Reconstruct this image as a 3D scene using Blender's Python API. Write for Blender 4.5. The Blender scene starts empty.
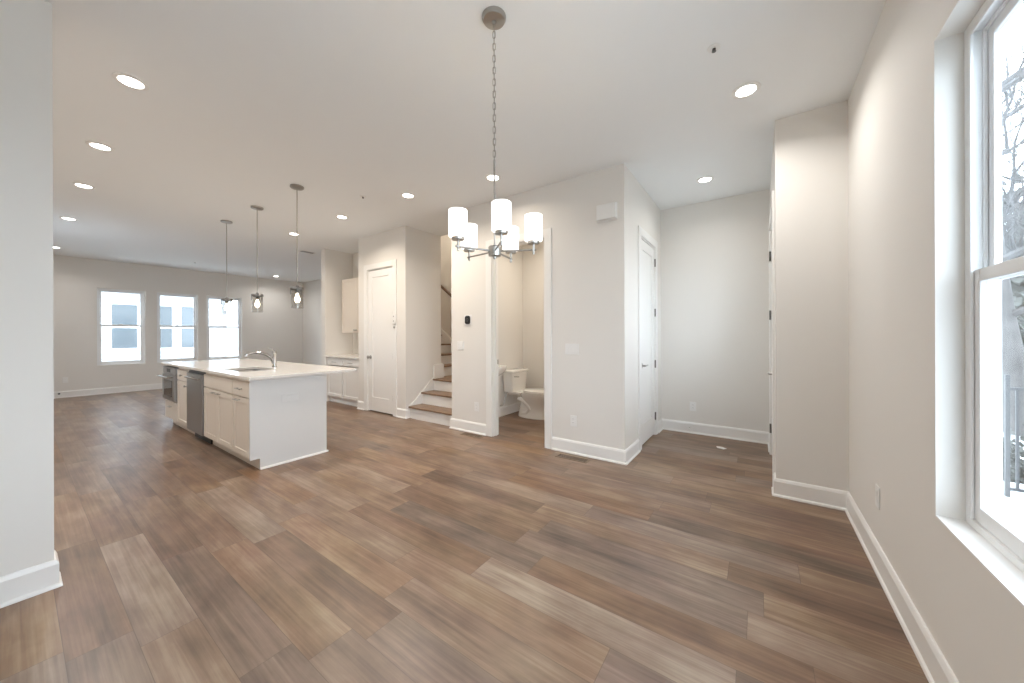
import bpy, bmesh, math, random
from mathutils import Vector, Matrix
random.seed(7)
scene = bpy.context.scene
COL = scene.collection
PI = math.pi

# ------------------------------------------------------------------ camera
F, YAW, CY, ROLL, EYE = 350.5, math.radians(35.1), 335.25, -0.003, 1.31
cd = bpy.data.cameras.new('camera')
cam = bpy.data.objects.new('camera', cd)
COL.objects.link(cam)
fw = Vector((math.cos(YAW), math.sin(YAW), 0))
rt = Vector((math.sin(YAW), -math.cos(YAW), 0))
up = Vector((0, 0, 1))
cr, sr = math.cos(ROLL), math.sin(ROLL)
xc = rt * cr + up * sr
yc = up * cr - rt * sr
zc = -fw
cam.matrix_world = Matrix(((xc.x, yc.x, zc.x, 0), (xc.y, yc.y, zc.y, 0), (xc.z, yc.z, zc.z, EYE), (0, 0, 0, 1)))
cd.sensor_fit = 'HORIZONTAL'
cd.sensor_width = 36.0
cd.lens = F / 1024 * 36.0
cd.shift_y = (CY - 341.5) / 1024
cd.clip_start = 0.05
cd.clip_end = 300
scene.camera = cam

# ------------------------------------------------------------------ sky, exposure
SKY = 5.8
LAMP_W = 8.5
w = bpy.data.worlds.new('overcast_sky')
scene.world = w
w.use_nodes = True
bg = w.node_tree.nodes['Background']
bg.inputs[0].default_value = (0.74, 0.875, 1.0, 1)
bg.inputs[1].default_value = SKY
vs = scene.view_settings
vs.view_transform = 'Standard'
vs.look = 'None'
vs.gamma = 1.0
vs.use_curve_mapping = False
vs.exposure = 0.64
cy = scene.cycles
cy.max_bounces = 14
cy.diffuse_bounces = 9
cy.glossy_bounces = 5
cy.transmission_bounces = 8
cy.transparent_max_bounces = 16
cy.use_denoising = True
cy.sample_clamp_indirect = 6.0
cy.caustics_reflective = False
cy.caustics_refractive = False

# ------------------------------------------------------------------ materials
def nmat(name):
    m = bpy.data.materials.new(name)
    m.use_nodes = True
    nt = m.node_tree
    return m, nt, nt.nodes['Principled BSDF']

def mat(name, col, rough=0.5, metal=0.0, bump=0.0, bscale=200.0, var=0.0, vscale=3.0, spec=None, stretch=None):
    m, nt, b = nmat(name)
    b.inputs['Base Color'].default_value = (*col, 1)
    b.inputs['Roughness'].default_value = rough
    b.inputs['Metallic'].default_value = metal
    if spec is not None:
        b.inputs['Specular IOR Level'].default_value = spec
    tc = nt.nodes.new('ShaderNodeTexCoord')
    vec = tc.outputs['Object']
    if stretch:
        mp = nt.nodes.new('ShaderNodeMapping')
        mp.inputs['Scale'].default_value = stretch
        nt.links.new(vec, mp.inputs[0])
        vec = mp.outputs[0]
    if bump > 0:
        n = nt.nodes.new('ShaderNodeTexNoise')
        n.inputs['Scale'].default_value = bscale
        n.inputs['Detail'].default_value = 3
        bp = nt.nodes.new('ShaderNodeBump')
        bp.inputs['Strength'].default_value = bump
        bp.inputs['Distance'].default_value = 0.002
        nt.links.new(vec, n.inputs['Vector'])
        nt.links.new(n.outputs[0], bp.inputs['Height'])
        nt.links.new(bp.outputs[0], b.inputs['Normal'])
    if var > 0:
        n2 = nt.nodes.new('ShaderNodeTexNoise')
        n2.inputs['Scale'].default_value = vscale
        n2.inputs['Detail'].default_value = 4
        cr_ = nt.nodes.new('ShaderNodeValToRGB')
        cr_.color_ramp.elements[0].position = 0.3
        cr_.color_ramp.elements[1].position = 0.7
        cr_.color_ramp.elements[0].color = (*[c * (1 - var) for c in col], 1)
        cr_.color_ramp.elements[1].color = (*[min(1, c * (1 + var)) for c in col], 1)
        nt.links.new(vec, n2.inputs['Vector'])
        nt.links.new(n2.outputs[0], cr_.inputs[0])
        nt.links.new(cr_.outputs[0], b.inputs['Base Color'])
    return m

def emis(name, col, strength):
    m, nt, b = nmat(name)
    b.inputs['Base Color'].default_value = (*col, 1)
    b.inputs['Emission Color'].default_value = (*col, 1)
    b.inputs['Emission Strength'].default_value = strength
    b.inputs['Roughness'].default_value = 0.4
    return m

def glass_pane(name, tint=(1, 1, 1), ior=1.45):
    m = bpy.data.materials.new(name)
    m.use_nodes = True
    nt = m.node_tree
    nt.nodes.clear()
    out = nt.nodes.new('ShaderNodeOutputMaterial')
    mix = nt.nodes.new('ShaderNodeMixShader')
    tr = nt.nodes.new('ShaderNodeBsdfTransparent')
    tr.inputs[0].default_value = (*tint, 1)
    gl = nt.nodes.new('ShaderNodeBsdfGlossy')
    gl.inputs['Roughness'].default_value = 0.02
    lw = nt.nodes.new('ShaderNodeLayerWeight')           # Schlick's reflectance, the same from both sides of the pane
    lw.inputs['Blend'].default_value = 0.5
    pw = nt.nodes.new('ShaderNodeMath'); pw.operation = 'POWER'; pw.inputs[1].default_value = 5.0
    ma = nt.nodes.new('ShaderNodeMath'); ma.operation = 'MULTIPLY_ADD'
    f0 = ((ior - 1) / (ior + 1)) ** 2
    ma.inputs[1].default_value = 1 - f0
    ma.inputs[2].default_value = f0
    nt.links.new(lw.outputs['Facing'], pw.inputs[0])
    nt.links.new(pw.outputs[0], ma.inputs[0])
    nt.links.new(ma.outputs[0], mix.inputs[0])
    nt.links.new(tr.outputs[0], mix.inputs[1])
    nt.links.new(gl.outputs[0], mix.inputs[2])
    nt.links.new(mix.outputs[0], out.inputs[0])
    return m

def floor_material():
    m, nt, b = nmat('vinyl_plank')
    N, L = nt.nodes, nt.links
    def mth(op, a, bb=None, c=None):
        n = N.new('ShaderNodeMath')
        n.operation = op
        for i, v in enumerate((a, bb, c)):
            if v is None:
                continue
            if isinstance(v, (int, float)):
                n.inputs[i].default_value = v
            else:
                L.new(v, n.inputs[i])
        return n.outputs[0]
    tc = N.new('ShaderNodeTexCoord')
    sp = N.new('ShaderNodeSeparateXYZ')
    L.new(tc.outputs['Object'], sp.inputs[0])
    PW, PL = 0.188, 1.22
    u = mth('DIVIDE', mth('ADD', sp.outputs[0], 10 * PW - 0.118), PW)
    row = mth('FLOOR', u)
    fu = mth('FRACT', u)
    wn = N.new('ShaderNodeTexWhiteNoise')
    wn.noise_dimensions = '1D'
    L.new(row, wn.inputs['W'])
    v = mth('DIVIDE', mth('ADD', sp.outputs[1], mth('MULTIPLY', wn.outputs[0], 7.3)), PL)
    colm = mth('FLOOR', v)
    fv = mth('FRACT', v)
    cx = N.new('ShaderNodeCombineXYZ')
    L.new(row, cx.inputs[0])
    L.new(colm, cx.inputs[1])
    wc = N.new('ShaderNodeTexWhiteNoise')
    wc.noise_dimensions = '2D'
    L.new(cx.outputs[0], wc.inputs['Vector'])
    # shifted coordinates so each plank has its own figure
    sc_ = N.new('ShaderNodeVectorMath')
    sc_.operation = 'SCALE'
    L.new(wc.outputs['Color'], sc_.inputs[0])
    sc_.inputs['Scale'].default_value = 23.0
    ad = N.new('ShaderNodeVectorMath')
    ad.operation = 'ADD'
    L.new(tc.outputs['Object'], ad.inputs[0])
    L.new(sc_.outputs[0], ad.inputs[1])
    def noise(scale, detail, rough, dist=0.0):
        mp = N.new('ShaderNodeMapping')
        mp.inputs['Scale'].default_value = scale
        L.new(ad.outputs[0], mp.inputs[0])
        n = N.new('ShaderNodeTexNoise')
        n.inputs['Scale'].default_value = 1.0
        n.inputs['Detail'].default_value = detail
        n.inputs['Roughness'].default_value = rough
        n.inputs['Distortion'].default_value = dist
        L.new(mp.outputs[0], n.inputs['Vector'])
        return n.outputs[0]
    fine = noise((80, 1.8, 1), 4, 0.55, 0.3)
    grain = noise((24, 1.1, 1), 4, 0.55, 0.7)
    blotch = noise((6.0, 2.4, 1), 4, 0.55, 0.25)
    tone = mth('ADD', mth('MULTIPLY', wc.outputs[0], 0.19),
               mth('ADD', mth('MULTIPLY', grain, 0.44), mth('ADD', mth('MULTIPLY', blotch, 0.64), mth('MULTIPLY', fine, 0.34))))
    tone = mth('SUBTRACT', tone, 0.31)
    rp = N.new('ShaderNodeValToRGB')
    e = rp.color_ramp.elements
    e[0].position = 0.26
    e[0].color = (0.105, 0.065, 0.044, 1)
    e[1].position = 0.80
    e[1].color = (0.400, 0.300, 0.215, 1)
    for p, c in ((0.42, (0.180, 0.112, 0.075, 1)), (0.55, (0.245, 0.160, 0.108, 1)), (0.66, (0.310, 0.220, 0.155, 1))):
        k = e.new(p)
        k.color = c
    L.new(tone, rp.inputs[0])
    hs = N.new('ShaderNodeHueSaturation')
    hue = noise((4.0, 2.0, 1), 2, 0.5, 0.0)
    L.new(mth('ADD', mth('MULTIPLY', hue, 0.036), 0.482), hs.inputs['Hue'])
    hs.inputs['Value'].default_value = 0.90
    L.new(rp.outputs[0], hs.inputs['Color'])
    sepc = N.new('ShaderNodeSeparateColor')
    L.new(wc.outputs['Color'], sepc.inputs[0])
    L.new(mth('ADD', mth('MULTIPLY', sepc.outputs[1], 0.35), 0.86), hs.inputs['Saturation'])
    # seams
    du = mth('MULTIPLY', mth('MINIMUM', fu, mth('SUBTRACT', 1.0, fu)), PW)
    dv = mth('MULTIPLY', mth('MINIMUM', fv, mth('SUBTRACT', 1.0, fv)), PL)
    d = mth('MINIMUM', du, dv)
    seam = mth('LESS_THAN', d, 0.0011)
    mx = N.new('ShaderNodeMix')
    mx.data_type = 'RGBA'
    L.new(mth('MULTIPLY', seam, 0.55), mx.inputs[0])
    L.new(hs.outputs[0], mx.inputs[6])
    mx.inputs[7].default_value = (0.05, 0.032, 0.022, 1)
    L.new(mx.outputs[2], b.inputs['Base Color'])
    L.new(mth('ADD', mth('MULTIPLY', grain, 0.10), 0.29), b.inputs['Roughness'])
    bp = N.new('ShaderNodeBump')
    bp.inputs['Strength'].default_value = 0.06
    bp.inputs['Distance'].default_value = 0.001
    L.new(mth('SUBTRACT', fine, mth('MULTIPLY', seam, 1.2)), bp.inputs['Height'])
    L.new(bp.outputs[0], b.inputs['Normal'])
    b.inputs['Specular IOR Level'].default_value = 0.6
    return m

M = {}
M['wall'] = mat('wall_paint', (0.785, 0.762, 0.725), 0.75, bump=0.05, bscale=350)
M['wall_cool'] = M['wall']
M['ceiling'] = mat('ceiling_paint', (0.86, 0.88, 0.89), 0.9, bump=0.05, bscale=350)
M['trim'] = mat('white_trim_paint', (0.85, 0.84, 0.82), 0.38)
M['door'] = mat('white_door_paint', (0.85, 0.84, 0.82), 0.42)
M['floor'] = floor_material()
M['cabinet'] = mat('cream_cabinet_paint', (0.71, 0.645, 0.57), 0.42)
M['cabinet_white'] = mat('white_cabinet_paint', (0.83, 0.815, 0.785), 0.42)
M['panel'] = mat('island_panel_paint', (0.72, 0.715, 0.705), 0.45)
M['panel_plate'] = mat('pale_grey_plastic', (0.74, 0.735, 0.725), 0.4)
M['quartz'] = mat('quartz', (0.82, 0.79, 0.75), 0.12, var=0.03, vscale=14)
M['steel'] = mat('stainless_steel', (0.36, 0.355, 0.35), 0.32, 1.0, bump=0.04, bscale=60, stretch=(1, 1, 30))
M['dark_steel'] = mat('dark_stainless_steel', (0.20, 0.197, 0.195), 0.34, 1.0)
M['nickel'] = mat('brushed_nickel', (0.44, 0.425, 0.40), 0.3, 1.0)
M['hinge'] = mat('dark_nickel_hinge', (0.20, 0.19, 0.175), 0.35, 1.0)
M['chrome'] = mat('polished_chrome', (0.56, 0.555, 0.55), 0.1, 1.0)
M['black'] = mat('black_plastic', (0.012, 0.012, 0.013), 0.4)
M['dark_glass'] = mat('dark_oven_glass', (0.02, 0.02, 0.022), 0.06)
M['plastic'] = mat('white_plastic', (0.84, 0.835, 0.82), 0.4)
M['vinyl'] = mat('white_window_vinyl', (0.86, 0.87, 0.875), 0.35)
M['gasket'] = mat('grey_window_gasket', (0.16, 0.17, 0.18), 0.6)
M['tread'] = mat('stained_oak_tread', (0.235, 0.150, 0.095), 0.4, var=0.35, vscale=9, stretch=(6, 0.8, 6))
M['rail_wood'] = mat('stained_oak_rail', (0.13, 0.075, 0.045), 0.4)
M['porcelain'] = mat('porcelain', (0.86, 0.845, 0.81), 0.12)
M['pane'] = glass_pane('window_glass')
M['shade_glass'] = glass_pane('clear_shade_glass', (0.87, 0.865, 0.855), 1.7)
M['opal'] = emis('opal_glass_lit', (1.0, 0.96, 0.91), 1.0)
M['lens'] = emis('lit_lens', (1.0, 0.96, 0.89), 12.0)
M['bulb'] = emis('lit_bulb', (1.0, 0.86, 0.62), 9.0)
M['vent'] = mat('brown_metal_register', (0.27, 0.20, 0.145), 0.45, 0.3)
M['vent_dark'] = mat('register_shadow_gap', (0.02, 0.016, 0.012), 0.8)
M['siding'] = mat('pale_grey_siding', (0.38, 0.387, 0.393), 0.6)
M['ext_glass'] = mat('far_window_glass', (0.10, 0.115, 0.125), 0.05)
M['bark'] = mat('grey_bark', (0.085, 0.08, 0.078), 0.9, bump=0.4, bscale=30, var=0.3)
M['snow'] = mat('pale_frosted_ground', (0.42, 0.425, 0.42), 0.95, var=0.25, vscale=1.5)
M['shrub'] = mat('dull_winter_shrub', (0.085, 0.088, 0.08), 0.9, var=0.3, vscale=8)
M['railing'] = mat('grey_railing_metal', (0.035, 0.038, 0.042), 0.5)
M['concrete'] = mat('pale_concrete', (0.52, 0.52, 0.51), 0.9, var=0.06)
M['asphalt'] = mat('grey_asphalt', (0.28, 0.285, 0.29), 0.9, var=0.1)

# ------------------------------------------------------------------ mesh helpers
class MB:
    def __init__(self):
        self.bm = bmesh.new()
    def box(self, x0, x1, y0, y1, z0, z1):
        if x0 > x1: x0, x1 = x1, x0
        if y0 > y1: y0, y1 = y1, y0
        if z0 > z1: z0, z1 = z1, z0
        v = [self.bm.verts.new(p) for p in ((x0, y0, z0), (x1, y0, z0), (x1, y1, z0), (x0, y1, z0),
                                            (x0, y0, z1), (x1, y0, z1), (x1, y1, z1), (x0, y1, z1))]
        for f in ((0, 3, 2, 1), (4, 5, 6, 7), (0, 1, 5, 4), (1, 2, 6, 5), (2, 3, 7, 6), (3, 0, 4, 7)):
            self.bm.faces.new([v[i] for i in f])
        return self
    def prism(self, poly, axis, a, b):
        """poly: 2-D points; axis 'x','y','z' is the direction of extrusion from a to b"""
        def P(p, t):
            return {'x': (t, p[0], p[1]), 'y': (p[0], t, p[1]), 'z': (p[0], p[1], t)}[axis]
        va = [self.bm.verts.new(P(p, a)) for p in poly]
        vb = [self.bm.verts.new(P(p, b)) for p in poly]
        n = len(poly)
        for i in range(n):
            self.bm.faces.new((va[i], va[(i + 1) % n], vb[(i + 1) % n], vb[i]))
        self.bm.faces.new(va[::-1])
        self.bm.faces.new(vb)
        return self
    def tube(self, pts, r, seg=10, cap=True):
        pts = [Vector(p) for p in pts]
        rad = r if isinstance(r, (list, tuple)) else [r] * len(pts)
        rings = []
        ref = None
        for i, p in enumerate(pts):
            t = (pts[min(i + 1, len(pts) - 1)] - pts[max(i - 1, 0)]).normalized()
            if ref is None:
                ref = t.orthogonal().normalized()
            ref = (ref - t * ref.dot(t))
            ref = ref.normalized() if ref.length > 1e-6 else t.orthogonal().normalized()
            q = t.cross(ref)
            rings.append([self.bm.verts.new(p + (ref * math.cos(2 * PI * k / seg) + q * math.sin(2 * PI * k / seg)) * rad[i]) for k in range(seg)])
        for i in range(len(rings) - 1):
            for k in range(seg):
                self.bm.faces.new((rings[i][k], rings[i][(k + 1) % seg], rings[i + 1][(k + 1) % seg], rings[i + 1][k]))
        if cap:
            self.bm.faces.new(rings[0][::-1])
            self.bm.faces.new(rings[-1])
        return self
    def ring(self, c, axis_u, axis_v, prof, seg=32, closed=False, n_dir=None):
        """lathe: prof = [(radius, height)], height along axis_u x axis_v"""
        c = Vector(c); U = Vector(axis_u); V = Vector(axis_v); N = U.cross(V)
        rows = []
        for (r, h) in prof:
            if r < 1e-6:
                rows.append([self.bm.verts.new(c + N * h)])
            else:
                rows.append([self.bm.verts.new(c + N * h + (U * math.cos(2 * PI * k / seg) + V * math.sin(2 * PI * k / seg)) * r) for k in range(seg)])
        m = len(rows)
        for i in range(m if closed else m - 1):
            A, B = rows[i], rows[(i + 1) % m]
            for k in range(seg):
                k2 = (k + 1) % seg
                if len(A) == 1 and len(B) == 1:
                    continue
                if len(A) == 1:
                    self.bm.faces.new((A[0], B[k2], B[k]))
                elif len(B) == 1:
                    self.bm.faces.new((A[k], A[k2], B[0]))
                else:
                    self.bm.faces.new((A[k], A[k2], B[k2], B[k]))
        return self
    def lathe(self, c, prof, seg=32, closed=False):
        return self.ring(c, (1, 0, 0), (0, 1, 0), prof, seg, closed)
    def loft(self, loops, cap=True):
        rows = [[self.bm.verts.new(p) for p in lp] for lp in loops]
        n = len(rows[0])
        for A, B in zip(rows[:-1], rows[1:]):
            for k in range(n):
                self.bm.faces.new((A[k], A[(k + 1) % n], B[(k + 1) % n], B[k]))
        if cap:
            self.bm.faces.new(rows[0][::-1])
            self.bm.faces.new(rows[-1])
        return self
    def build(self, name, m, parent=None, bevel=0.0, smooth=False, loc=None):
        bmesh.ops.recalc_face_normals(self.bm, faces=self.bm.faces[:])
        me = bpy.data.meshes.new(name)
        self.bm.to_mesh(me)
        self.bm.free()
        if m is not None:
            me.materials.append(m)
        if smooth:
            for p in me.polygons:
                p.use_smooth = True
        o = bpy.data.objects.new(name, me)
        COL.objects.link(o)
        if loc is not None:                       # mesh written in place; move its origin
            me.transform(Matrix.Translation(-Vector(loc)))
            o.location = loc
        if parent is not None:
            o.parent = parent
            off = Vector((0, 0, 0))
            p = parent
            while p is not None:
                off += p.location
                p = p.parent
            o.location = o.location - off if loc is not None else -off
        if bevel > 0:
            md = o.modifiers.new('edge', 'BEVEL')
            md.width = bevel
            md.segments = 2
            md.limit_method = 'ANGLE'
            md.angle_limit = math.radians(50)
        if smooth:
            e = o.modifiers.new('split', 'EDGE_SPLIT')
            e.split_angle = math.radians(38)
        return o

def B(*a):
    return MB().box(*a)

def tag(o, label, cat, group=None):
    o['label'] = label
    o['category'] = cat
    if group:
        o['group'] = group
    return o

def struct(o):
    o['kind'] = 'structure'
    return o

def thing(name, label, cat, loc, group=None):
    o = bpy.data.objects.new(name, None)
    o.empty_display_size = 0.1
    COL.objects.link(o)
    o.location = loc
    return tag(o, label, cat, group)

def copy_tree(src, parent=None):
    c = src.copy()
    COL.objects.link(c)
    if parent is not None:
        c.parent = parent
    for ch in src.children:
        copy_tree(ch, c)
    return c

def add_lamp(name, loc, power, size, parent, col=(1.0, 0.945, 0.87), spread=math.radians(150)):
    ld = bpy.data.lights.new(name, 'AREA')
    ld.shape = 'DISK'
    ld.size = size
    ld.energy = power
    ld.color = col
    ld.spread = spread
    o = bpy.data.objects.new(name, ld)
    COL.objects.link(o)
    o.parent = parent
    o.location = Vector(loc) - parent.location
    return o

H = 3.05          # ceiling height
W = 3.565         # face of the long interior wall
YR = -0.548        # face of the street-side wall
YF = 12.2         # face of the far wall
XL = -0.5         # face of the party wall behind the photographer
XB = 5.2          # back wall of hall, powder room and stairs

def wall(name, axis, t0, t1, a0, a1, z0=0.0, z1=H, openings=(), m=None):
    """a wall t0..t1 thick, running a0..a1 along the other axis, with rectangular openings (a0,a1,z0,z1)"""
    mb = MB()
    cuts = sorted({a0, a1, *[o[0] for o in openings], *[o[1] for o in openings]})
    def put(p, q, zz0, zz1):
        if zz1 - zz0 < 1e-4:
            return
        if axis == 'x':
            mb.box(t0, t1, p, q, zz0, zz1)
        else:
            mb.box(p, q, t0, t1, zz0, zz1)
    for p, q in zip(cuts[:-1], cuts[1:]):
        mid = (p + q) / 2
        op = [o for o in openings if o[0] < mid < o[1]]
        if not op:
            put(p, q, z0, z1)
        else:
            put(p, q, z0, op[0][2])
            put(p, q, op[0][3], z1)
    bmesh.ops.remove_doubles(mb.bm, verts=mb.bm.verts[:], dist=1e-5)
    # drop faces shared by neighbouring boxes
    seen = {}
    for f in mb.bm.faces:
        seen.setdefault(tuple(sorted(v.index for v in f.verts)), []).append(f)
    mb.bm.verts.index_update()
    seen = {}
    for f in mb.bm.faces:
        seen.setdefault(tuple(sorted(v.index for v in f.verts)), []).append(f)
    dead = [f for fs in seen.values() if len(fs) > 1 for f in fs]
    bmesh.ops.delete(mb.bm, geom=dead, context='FACES')
    return struct(mb.build(name, m or M['wall']))

# ------------------------------------------------------------------ room shell
struct(B(XL - 0.15, 5.75, YR - 0.25, YF + 0.15, -0.12, 0.0).build('floor', M['floor']))
mb = MB()                                        # ceiling with the stairwell left open
mb.box(XL - 0.15, 4.32, YR - 0.25, YF + 0.15, H, H + 0.25)
mb.box(4.32, 5.75, YR - 0.25, 3.5, H, H + 0.25)
mb.box(4.32, 5.75, 7.1, YF + 0.15, H, H + 0.25)
mb.box(5.32, 5.75, 3.5, 7.1, H, H + 0.25)
struct(mb.build('ceiling', M['ceiling']))

WX0, WX1, WZ0, WZ1 = -0.38, 2.008, 0.618, 2.418     # street window opening
wall('wall_street', 'y', YR - 0.145, YR, XL, W + 0.12, openings=[(WX0, WX1, WZ0, WZ1)])
wall('wall_recess', 'x', W, W + 0.12, YR, -0.115)
wall('wall_entry_right', 'y', -0.235, -0.115, W + 0.12, XB + 0.12, openings=[(3.80, 4.74, 0.0, 2.44)])
wall('wall_entry_back', 'x', XB, XB + 0.12, -0.115, 3.42)
wall('wall_closet', 'y', 1.11, 1.23, W + 0.12, XB, openings=[(4.14, 4.84, 0.0, 2.45)])
wall('wall_middle', 'x', W, W + 0.12, 1.11, 3.55, openings=[(2.036, 2.82, 0.0, 2.45)])
wall('wall_powder_right', 'y', 1.78, 1.90, W + 0.12, XB)
wall('wall_powder_left', 'y', 3.42, 3.55, W + 0.12, XB + 0.12, z1=5.6)
wall('wall_stair_left', 'y', 4.56, 4.68, W + 0.12, 4.15)
wall('wall_pantry', 'x', W, W + 0.12, 4.56, 5.87, openings=[(4.87, 5.59, 0.0, 2.45)])
wall('wall_pantry_side', 'y', 5.75, 5.87, W + 0.12, 4.15)
wall('wall_kitchen', 'x', 4.15, 4.32, 4.56, 7.05)
wall('wall_kitchen_end', 'y', 7.055, 7.21, 3.575, 4.15)
wall('wall_living_front', 'y', 7.09, 7.21, 4.15, 5.60)
wall('wall_living_right', 'x', 5.45, 5.60, 7.21, YF)
wall('wall_stair_back', 'x', XB, XB + 0.12, 3.55, 7.09, z1=5.6)
wall('wall_stair_upper', 'x', 4.15, 4.32, 3.42, 7.09, z0=H + 0.25, z1=5.6)
wall('wall_stair_end', 'y', 7.09, 7.21, 4.15, XB + 0.12, z0=H + 0.25, z1=5.6)
struct(B(4.15, XB + 0.12, 3.42, 7.21, 5.6, 5.7).build('ceiling_stairwell', M['ceiling']))
FWIN = [(1.085, 1.845), (2.05, 2.83), (3.005, 3.80)]
FZ0, FZ1 = 0.655, 2.41
wall('wall_far', 'y', YF, YF + 0.15, XL, 5.60, openings=[(a, b, FZ0, FZ1) for a, b in FWIN])
SWIN = [(8.6, 9.3)]      # unseen side window, added for daylight in the living room
wall('wall_left', 'x', XL - 0.15, XL, YR - 0.2, YF + 0.15, openings=[(a, b, 0.645, 2.395) for a, b in SWIN])
wall('wall_stub', 'y', 3.02, 3.16, XL, 0.121)

# ------------------------------------------------------------------ baseboards
BH, BT = 0.142, 0.016
PROF = [(0, 0), (0.027, 0), (0.027, 0.006), (0.024, 0.014), (0.017, 0.019), (BT, 0.020), (BT, BH - 0.022), (BT - 0.006, BH - 0.006), (BT - 0.010, BH), (0, BH)]
def baseboard(name, runs, z=0.0):
    """runs: (axis, wall plane, direction of the room (+1/-1), from, to)"""
    mb = MB()
    for ax, pl, s, a, b, *mt in runs:
        ma, mt_b = (mt + [0, 0])[:2]                # 1 = mitre round an outside corner at that end
        ends = []
        for t, k in ((a, -ma), (b, mt_b)):
            row = []
            for d, h in PROF:
                u = t + k * d
                row.append((pl + s * d, u, z + h) if ax == 'x' else (u, pl + s * d, z + h))
            ends.append(row)
        mb.loft(ends)
    return struct(mb.build(name, M['trim']))
e = 0.027
baseboard('baseboard_street', [('y', YR, 1, XL, W)])
baseboard('baseboard_recess', [('x', W, -1, YR, -0.115, 0, 1)])
baseboard('baseboard_entry', [('x', XB, -1, -0.115, 1.11), ('y', -0.115, 1, W, 3.71, 1), ('y', -0.115, 1, 4.83, XB)])
baseboard('baseboard_closet', [('y', 1.11, -1, W, 4.045, 1), ('y', 1.11, -1, 4.935, XB)])
baseboard('baseboard_middle', [('x', W, -1, 1.11, 1.941, 1), ('x', W, -1, 2.915, 3.55, 0, 1), ('y', 3.55, 1, W, 3.60, 1)])
baseboard('baseboard_powder', [('y', 3.42, -1, W + 0.12, XB), ('x', XB, -1, 1.90, 3.42)])
baseboard('baseboard_pantry', [('x', W, -1, 4.56, 4.775, 1), ('x', W, -1, 5.685, 5.87, 0, 1), ('y', 5.87, 1, W, 3.64, 1), ('y', 4.56, -1, W, 3.615, 1)])
baseboard('baseboard_far', [('y', YF, -1, XL, 5.45)])
baseboard('baseboard_living', [('x', 5.45, -1, 7.21, YF)])
baseboard('baseboard_stub', [('y', 3.02, -1, XL, 0.121, 0, 1), ('x', 0.121, 1, 3.02, 3.16, 1)])
baseboard('baseboard_left', [('x', XL, 1, YR, 3.02), ('x', XL, 1, 3.16, YF)])

# ------------------------------------------------------------------ doors and casings
CW, CT = 0.092, 0.018
def casing_x(name, X, s, y0, y1, ztop):           # on a wall facing s along x
    mb = MB()
    a, b = sorted((X, X + s * CT))
    mb.box(a, b, y0 - CW, y0, 0, ztop + CW)
    mb.box(a, b, y1, y1 + CW, 0, ztop + CW)
    mb.box(a, b, y0, y1, ztop, ztop + CW)
    return struct(mb.build(name, M['trim'], bevel=0.003))
def casing_y(name, Y, s, x0, x1, ztop):
    mb = MB()
    a, b = sorted((Y, Y + s * CT))
    mb.box(x0 - CW, x0, a, b, 0, ztop + CW)
    mb.box(x1, x1 + CW, a, b, 0, ztop + CW)
    mb.box(x0, x1, a, b, ztop, ztop + CW)
    return struct(mb.build(name, M['trim'], bevel=0.003))

def knob(parent, p, n):
    """round knob on a rose; n is the outward direction"""
    n = Vector(n)
    u = n.orthogonal().normalized()
    v = n.cross(u)
    return MB().ring(p, u, v, [(0, 0), (0.032, 0.0), (0.032, 0.006), (0.012, 0.010), (0.011, 0.030), (0.022, 0.036), (0.029, 0.048),
                               (0.028, 0.058), (0.018, 0.066), (0, 0.068)], 24).build('door_knob', M['nickel'], parent, smooth=True)

def lever(parent, p, n, along):
    n = Vector(n); along = Vector(along); p = Vector(p)
    u = n.orthogonal().normalized(); v = n.cross(u)
    mb = MB().ring(p, u, v, [(0, 0), (0.031, 0.0), (0.031, 0.007), (0.011, 0.010), (0.010, 0.048), (0, 0.050)], 24)
    mb.tube([p + n * 0.043, p + n * 0.045 + along * 0.05, p + n * 0.042 + along * 0.115], [0.010, 0.0085, 0.0075], 10)
    return mb.build('door_handle', M['nickel'], parent, smooth=True)

# pantry door (faces -x), door_1
casing_x('trim_1', W, -1, 4.87, 5.59, 2.45)
struct(MB().box(W + 0.001, W + 0.119, 4.87, 4.882, 0, 2.45).box(W + 0.001, W + 0.119, 5.578, 5.59, 0, 2.45).box(W + 0.001, W + 0.119, 4.882, 5.578, 2.438, 2.45)
       .build('trim_2', M['trim']))
def slab_x(name, X0, X1, y0, y1, z0, z1, m, parent=None, stile=0.115, top=0.115, bot=0.235, face=-1, inset=0.010):
    """one-panel door slab lying in an x plane, panel recessed on both faces"""
    mb = MB()
    mb.box(X0, X1, y0, y0 + stile, z0, z1)
    mb.box(X0, X1, y1 - stile, y1, z0, z1)
    mb.box(X0, X1, y0 + stile, y1 - stile, z0, z0 + bot)
    mb.box(X0, X1, y0 + stile, y1 - stile, z1 - top, z1)
    mb.box(X0 + inset, X1 - inset, y0 + stile, y1 - stile, z0 + bot, z1 - top)
    return mb.build(name, m, parent, bevel=0.002)
def slab_y(name, Y0, Y1, x0, x1, z0, z1, m, parent=None, stile=0.115, top=0.115, bot=0.235, inset=0.010):
    mb = MB()
    mb.box(x0, x0 + stile, Y0, Y1, z0, z1)
    mb.box(x1 - stile, x1, Y0, Y1, z0, z1)
    mb.box(x0 + stile, x1 - stile, Y0, Y1, z0, z0 + bot)
    mb.box(x0 + stile, x1 - stile, Y0, Y1, z1 - top, z1)
    mb.box(x0 + stile, x1 - stile, Y0 + inset, Y1 - inset, z0 + bot, z1 - top)
    return mb.build(name, m, parent, bevel=0.002)
d1 = struct(slab_x('door_1', W + 0.006, W + 0.041, 4.886, 5.574, 0.018, 2.430, M['door']))
knob(d1, (W + 0.006, 5.515, 0.94), (-1, 0, 0))
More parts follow.
